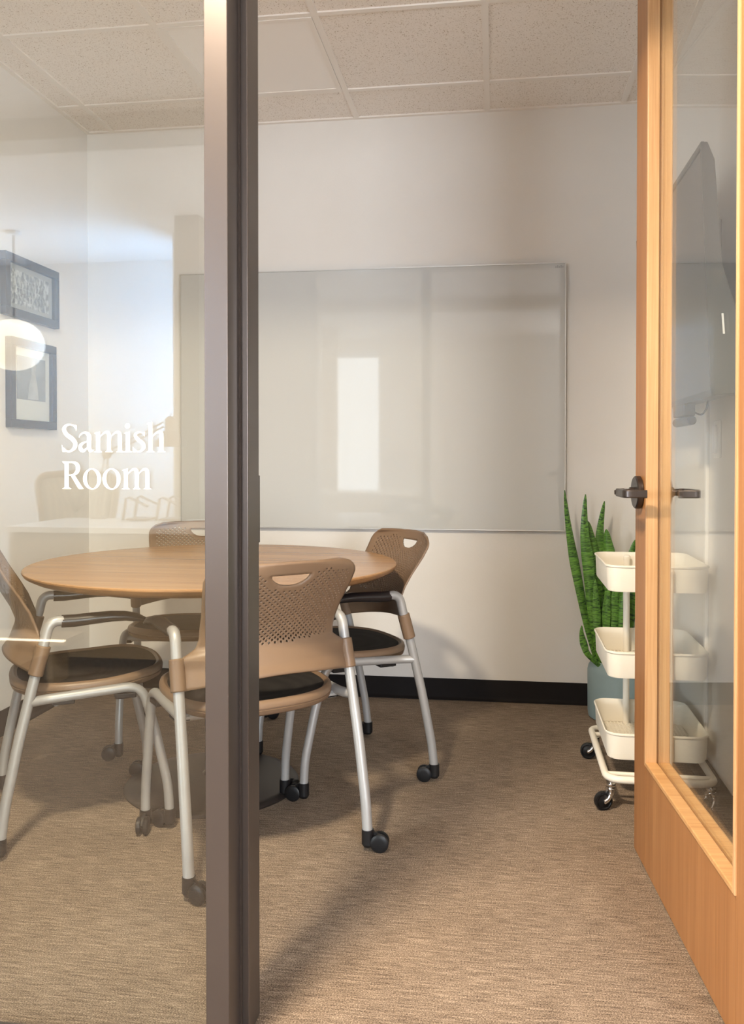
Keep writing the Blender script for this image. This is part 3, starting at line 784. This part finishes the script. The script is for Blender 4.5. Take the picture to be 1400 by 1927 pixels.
for (x, y, a) in ((-.150, -.250, 200), (.150, -.250, 235), (-.150, .205, 175), (.150, .250, 120)):
    st = MB(); st.cyl((0, 0, .062), (0, 0, .092), .0055, 12); st.lathe([(.0135, .074), (.0145, .078), (.0135, .082), (.001, .083)], n=20); st.lathe([(.0135, .064), (.0145, .067), (.0135, .071), (.001, .072)], n=20)
    for sg in (-1, 1):
        arm = catmull([(.004, sg * .0105, .067), (.006, sg * .0115, .052), (.016, sg * .0115, .036), (.026, sg * .0112, .029)], 5)
        st.tube(arm, [.0085] * 6 + [.0075] * (len(arm) - 6), 10, sx=.35 if False else 1, sz=1)
    st.cyl((.026, -.017, .029), (.026, .017, .029), .0045, 12); 
    o = st.build('caster', 'chrome', cart, smooth=45); o.location = (x, y, 0); o.rotation_euler = (0, 0, R(a))
    wl = MB(); wl.lathe([(.001, -.008), (.012, -.0085), (.016, -.006), (.021, -.006), (.0235, -.009), (.028, -.008), (.029, 0), (.028, .008), (.0235, .009), (.021, .006), (.016, .006), (.012, .0085), (.001, .008)], c=(.026, 0, .029), n=32, axis=1)
    wl.build('wheel', 'rubber', o, smooth=40)

# ------------------------------------------------------------------ television and things on the right wall
tv = thing('wall_television', 'dark flat television on a tilting arm on the right wall', 'television', (0, 2.44, 0))
W_ = 1.08
prof = [(.551, 1.952), (.563, 1.953), (.582, 1.905), (.604, 1.62), (.640, 1.50), (.650, 1.275), (.581, 1.270)]
MB().prism(prof, 0, W_, axis=1).build('housing', 'tvbody', tv, smooth=0, bevel=.003)
def sx_(z): return .551 + (1.952 - z) * (.581 - .551) / (1.952 - 1.270) - .0012
MB().prism([(sx_(1.940), 1.940), (sx_(1.940) + .002, 1.940), (sx_(1.286) + .002, 1.286), (sx_(1.286), 1.286)], .012, W_ - .012, axis=1).build('screen', 'screen', tv, smooth=0)
bz = MB(); 
for (a, b) in ((1.9405, 1.9525), (1.268, 1.2855)): bz.prism([(sx_(a) - .004, a), (sx_(b) - .004, b), (sx_(b) + .004, b), (sx_(a) + .004, a)], -.001, W_ + .001, axis=1)
for (y0_, y1_) in ((-.001, .0115), (W_ - .0115, W_ + .001)): bz.prism([(sx_(1.9525) - .004, 1.9525), (sx_(1.9525) + .004, 1.9525), (sx_(1.268) + .004, 1.268), (sx_(1.268) - .004, 1.268)], y0_, y1_, axis=1)
bz.build('bezel', 'tvbody', tv, smooth=0)
MB().prism([(.601, 1.49), (.606, 1.49), (.610, 1.435), (.605, 1.435)], -.0015, .0005, axis=1).build('sticker', 'sticker', tv, smooth=0)
mt = MB(); mt.box(.62, XR - .012, .50, .74, 1.50, 1.70); mt.box(XR - .012, XR, .40, .84, 1.45, 1.85); mt.build('wall_mount', 'tvbody', tv, smooth=0, bevel=.004)
cm = thing('conference_camera', 'small grey camera bar hanging below the television', 'webcam', (.585, 2.83, 1.27))
MB().box(-.012, .025, -.05, .10, -.040, 0).build('bracket', 'tvbody', cm, smooth=0, bevel=.004)
cb = MB(); cb.tube([(0, -.12, -.056), (0, -.116, -.056), (0, .10, -.056), (0, .104, -.056)], [.010, .014, .014, .010], 16); cb.build('camera_bar', 'tvbody', cm, smooth=40)
cable = catmull([(.03, .02, -.02), (.045, -.03, -.035), (.05, -.08, -.02), (.05, -.10, .002)], 6)
MB().tube(cable, .003, 8).build('cable', 'black', cm)
rc = MB().box(XR - .012, XR, 2.985, 3.010, .096, 1.50).build('cable_cover', 'whiteplastic', smooth=0, bevel=.003); tag(rc, 'slim white vertical cable cover on the right wall under the television', 'cable cover')
ts = thing('wall_control', 'narrow white wall control plate on the right wall seen through the door glass', 'switch', (XR, 2.865, 1.16))
MB().box(-.008, 0, -.035, .035, -.060, .060).build('plate', 'whiteplastic', ts, smooth=0, bevel=.003)
MB().box(-.018, -.008, -.012, .012, -.045, .045).build('rocker', 'sticker', ts, smooth=0, bevel=.002)

# ------------------------------------------------------------------ framed pictures on the left wall
def photo_mat(name, c1, c2, sc, seed):
    m = mat(name, rough=.5); b = m.node_tree.nodes['Principled BSDF']
    tc = N(m, 'ShaderNodeTexCoord'); mp = N(m, 'ShaderNodeMapping'); mp.inputs['Location'].default_value = (seed, seed, seed); mp.inputs['Scale'].default_value = sc
    L(m, tc.outputs['Object'], mp.inputs['Vector']); n = N(m, 'ShaderNodeTexNoise'); n.inputs['Scale'].default_value = 1; n.inputs['Detail'].default_value = 4
    L(m, mp.outputs[0], n.inputs['Vector']); r = N(m, 'ShaderNodeValToRGB'); e = r.color_ramp.elements; e[0].position = .42; e[1].position = .6
    e[0].color = (*c1, 1); e[1].color = (*c2, 1); L(m, n.outputs['Fac'], r.inputs['Fac']); L(m, r.outputs['Color'], b.inputs['Base Color']); return m
def picture(name, y0, y1, z0, z1, label, kind):
    cy, cz = (y0 + y1) / 2, (z0 + z1) / 2; hy, hz = (y1 - y0) / 2, (z1 - z0) / 2
    t = thing(name, label, 'picture', (XL, cy, cz)); f = MB(); w_ = .034; d = .028
    for (a, b, c, e_) in ((-hy, hy, hz - w_, hz), (-hy, hy, -hz, -hz + w_), (-hy, -hy + w_, -hz + w_, hz - w_), (hy - w_, hy, -hz + w_, hz - w_)): f.box(0, d, a, b, c, e_)
    f.build('frame', 'frame', t, smooth=0, bevel=.002)
    MB().box(.004, .010, -hy + w_, hy - w_, -hz + w_, hz - w_).build('mat_board', 'mat_grey' if kind == 0 else 'mat_board', t, smooth=0)
    if kind == 0:
        MB().box(.010, .0112, -hy + w_ + .03, hy - w_ - .03, -hz + w_ + .022, hz - w_ - .022).build('photograph', photo_mat('group_photo', (.12, .14, .17), (.62, .64, .66), (60, 55, 38), 3), t, smooth=0)
        pp = MB(); rnd = random.Random(4)
        for r_ in range(3):
            for i in range(9):
                y = -.095 + i * .024 + rnd.uniform(-.004, .004); z = .020 - r_ * .026
                pp.lathe([(.0065, .0112), (.0065, .0118), (.001, .0119)], c=(0, y, z + .012), n=10, axis=0)
                pp.prism([(y - .010, z - .018), (y + .010, z - .018), (y + .007, z + .005), (y - .007, z + .005)], .0112, .0118, axis=0)
        pp.build('photo_figures', 'frame' if False else photo_mat('figures', (.06, .08, .1), (.42, .44, .46), (90, 70, 60), 9), t, smooth=0)
    else:
        MB().box(.010, .0112, -hy + w_ + .034, hy - w_ - .034, -hz + w_ + .085, hz - w_ - .034).build('photograph', photo_mat('portrait_photo', (.20, .23, .27), (.28, .31, .35), (8, 10, 10), 5), t, smooth=0)
        MB().prism([(-.03, -.06), (.055, -.06), (.045, 0), (.03, .045), (.035, .08), (.02, .10), (0, .085), (0, .04), (-.02, 0)], .0112, .0118, axis=0).build('photo_figure', photo_mat('figure', (.4, .42, .44), (.55, .56, .58), (9, 9, 9), 2), t, smooth=0)
    MB().box(.018, .0195, -hy + w_, hy - w_, -hz + w_, hz - w_).build('glass', 'glass', t, smooth=0)
picture('framed_picture', 3.185, 3.607, 1.672, 1.923, 'black framed group photograph, upper of the two frames on the left wall', 0)
picture('framed_picture', 3.220, 3.580, 1.224, 1.590, 'black framed portrait with wide white mat, lower frame on the left wall', 1)

# ------------------------------------------------------------------ office behind the camera, seen as reflections in the glass
dn = thing('recessed_downlight', 'round recessed downlight in the corridor ceiling outside the glass', 'ceiling light', (DLX, DLY, ZC))
MB().lathe([(.100, -.008), (.118, -.006), (.122, 0), (.100, 0)], n=40).build('trim_ring', 'whiteplastic', dn)
dk = thing('office_desk', 'white topped desk with tan front reflected in the glass pane', 'desk', (-1.75, -1.50, 0))
MB().box(-.80, .85, -.34, .34, .712, .742).build('desktop', 'white_top', dk, smooth=0, bevel=.003)
MB().box(-.77, .82, .28, .30, .06, .712).build('front_panel', 'desk', dk, smooth=0)
for x in (-.78, .81):
    MB().box(x, x + .03, -.32, .32, 0, .712).build('leg', 'desk', dk, smooth=0)
# desk lamp
dl = thing('desk_lamp', 'beige jointed arm desk lamp reflected beside the lettering', 'lamp', (-2.32, -1.78, .742))
MB().lathe([(.001, 0), (.045, 0), (.045, .012), (.02, .02), (.012, .05), (.001, .05)], n=24).build('base', 'lamp_tan', dl)
def arm(a, b):
    m_ = MB(); a = Vector(a); b = Vector(b)
    for o_ in (-.013, .013): m_.cyl(a + Vector((o_, 0, 0)), b + Vector((o_, 0, 0)), .005, 10)
    m_.build('arm', 'lamp_tan', dl)
arm((0, 0, .05), (.05, 0, .38))
EB = Vector((.05, 0, .38)); SH = Vector((.40, 0, .555))
m_ = MB()
for o_ in (-.013, .013): m_.cyl(EB + Vector((0, 0, o_)), SH + Vector((0, 0, o_)), .005, 10)
m_.build('arm', 'lamp_tan', dl)
MB().lathe([(.001, -.02), (.024, -.02), (.024, .02), (.001, .02)], c=EB, n=20, axis=1).build('elbow', 'lamp_tan', dl)
MB().lathe([(.092, -.16), (.088, -.13), (.050, -.085), (.034, -.07), (.034, -.005), (.024, .012), (.004, .018), (.004, .035), (.001, .035)], c=SH + Vector((.045, 0, .03)), n=28).build('lamp_shade', 'lamp_tan', dl)
# laptop stands
def stand(x, label):
    t = thing('laptop_stand', label, 'stand', (x, -1.78, .742), 0, None)
    m_ = MB(); p = .022
    
    for yy in (0, .16): MB().tube([(0, yy, .006), (.02, yy, .128), (.04, yy, .135), (.15, yy, .085)], .010, 8, sx=1.6, sz=.7).build('support', 'lamp_tan', t)
    MB().box(.015, .14, 0, .16, .004, .014).build('base', 'lamp_tan', t, smooth=0)
stand(-2.10, 'angled laptop stand near the lamp base on the reflected desk'); stand(-1.90, 'angled laptop stand at the right end of the reflected desk')
# mesh task chair
tc_ = thing('mesh_task_chair', 'beige mesh backed office chair reflected at the left of the glass', 'chair', (-2.62, -2.26, 0), R(172))
def chair_outline(f):
    pts = [(-.185, .52), (-.215, .70), (-.245, .90), (-.235, .965), (-.18, .995), (0, 1.005), (.18, .995), (.235, .965), (.245, .90), (.215, .70), (.185, .52), (.09, .49), (-.09, .49)]
    return pts
def cpt(x, z): return Vector((x, -.24 - .05 * (x / .3) ** 2 * -1 - .03 * (z - .5), z))
ol = catmull([cpt(x, z) for x, z in chair_outline(1)], 5, True)
MB().tube(ol, .022, 10, False, True, sx=.9).build('back_frame', 'tanmesh_frame', tc_)
cen = Vector((0, -.25, .76)); mm = MB(); rings = [[cen + (p - cen) * f for p in ol] for f in (.97, .6, .3, .02)]
n = len(ol); mm.v = [tuple(p) for r in rings for p in r]
for i in range(3):
    for j_ in range(n): mm.f.append((i * n + j_, i * n + (j_ + 1) % n, (i + 1) * n + (j_ + 1) % n, (i + 1) * n + j_))
o = mm.build('back_mesh', 'backmesh', tc_); so = o.modifiers.new('s', 'SOLIDIFY'); so.thickness = .006
sc_ = superel(.24, .23, 0, 40, 0, 0)
MB().ring_loft([[Vector((x, y, .43)) for x, y in sc_], [Vector((x * 1.04, y * 1.04, .455)) for x, y in sc_], [Vector((x * .97, y * .97, .485)) for x, y in sc_]]).build('seat', 'backmesh', tc_)
MB().cyl((0, 0, .09), (0, 0, .43), .028, 16).build('gas_post', 'black', tc_)
MB().tube([(0, -.10, .42), (0, -.26, .44), (0, -.265, .60)], .022, 10).build('back_support', 'tanmesh_frame', tc_)
for k in range(5):
    a = 2 * pi * k / 5 + .3
    MB().tube([(0, 0, .10), (cos(a) * .29, sin(a) * .29, .070)], [.026, .016], 10).build('leg', 'tanmesh_frame', tc_)
    MB().lathe([(.001, -.018), (.026, -.018), (.028, -.012), (.028, .012), (.026, .018), (.001, .018)], c=(cos(a) * .29, sin(a) * .29, .028), n=20, axis=1).build('wheel', 'rubber', tc_)
# pendant
pd = thing('pendant_lamp', 'glowing white globe pendant lamp reflected at the left edge', 'lamp', (-3.29, -2.52, 1.88))
MB().lathe([(.001, -.175)] + [(.20 * sin(pi * i / 16) ** .92, -.175 * cos(pi * i / 16)) for i in range(1, 16)] + [(.001, .175)], n=40).build('globe', 'glow', pd)
MB().cyl((0, 0, .17), (0, 0, ZC - 1.88), .004, 8).build('cord', 'black', pd)
MB().cyl((0, 0, ZC - 1.88 - .025), (0, 0, ZC - 1.88), .05, 20).build('canopy', 'whiteplastic', pd)
# bench added to carry the glowing strip for the streak in the glass
bn = thing('added_bench', 'added low bench carrying a thin glowing strip reflected across the left chair', 'bench', (-2.55, -1.02, 0))
MB().box(-.45, .51, -.015, .165, .195, .230).build('bench_top', 'desk', bn, smooth=0)
MB().box(-.43, .50, .165, .172, .216, .224).build('light_strip', 'ledglow', bn, smooth=0)
for x in (-.42, .40): MB().box(x, x + .03, 0, .15, 0, .195).build('leg', 'desk', bn, smooth=0)
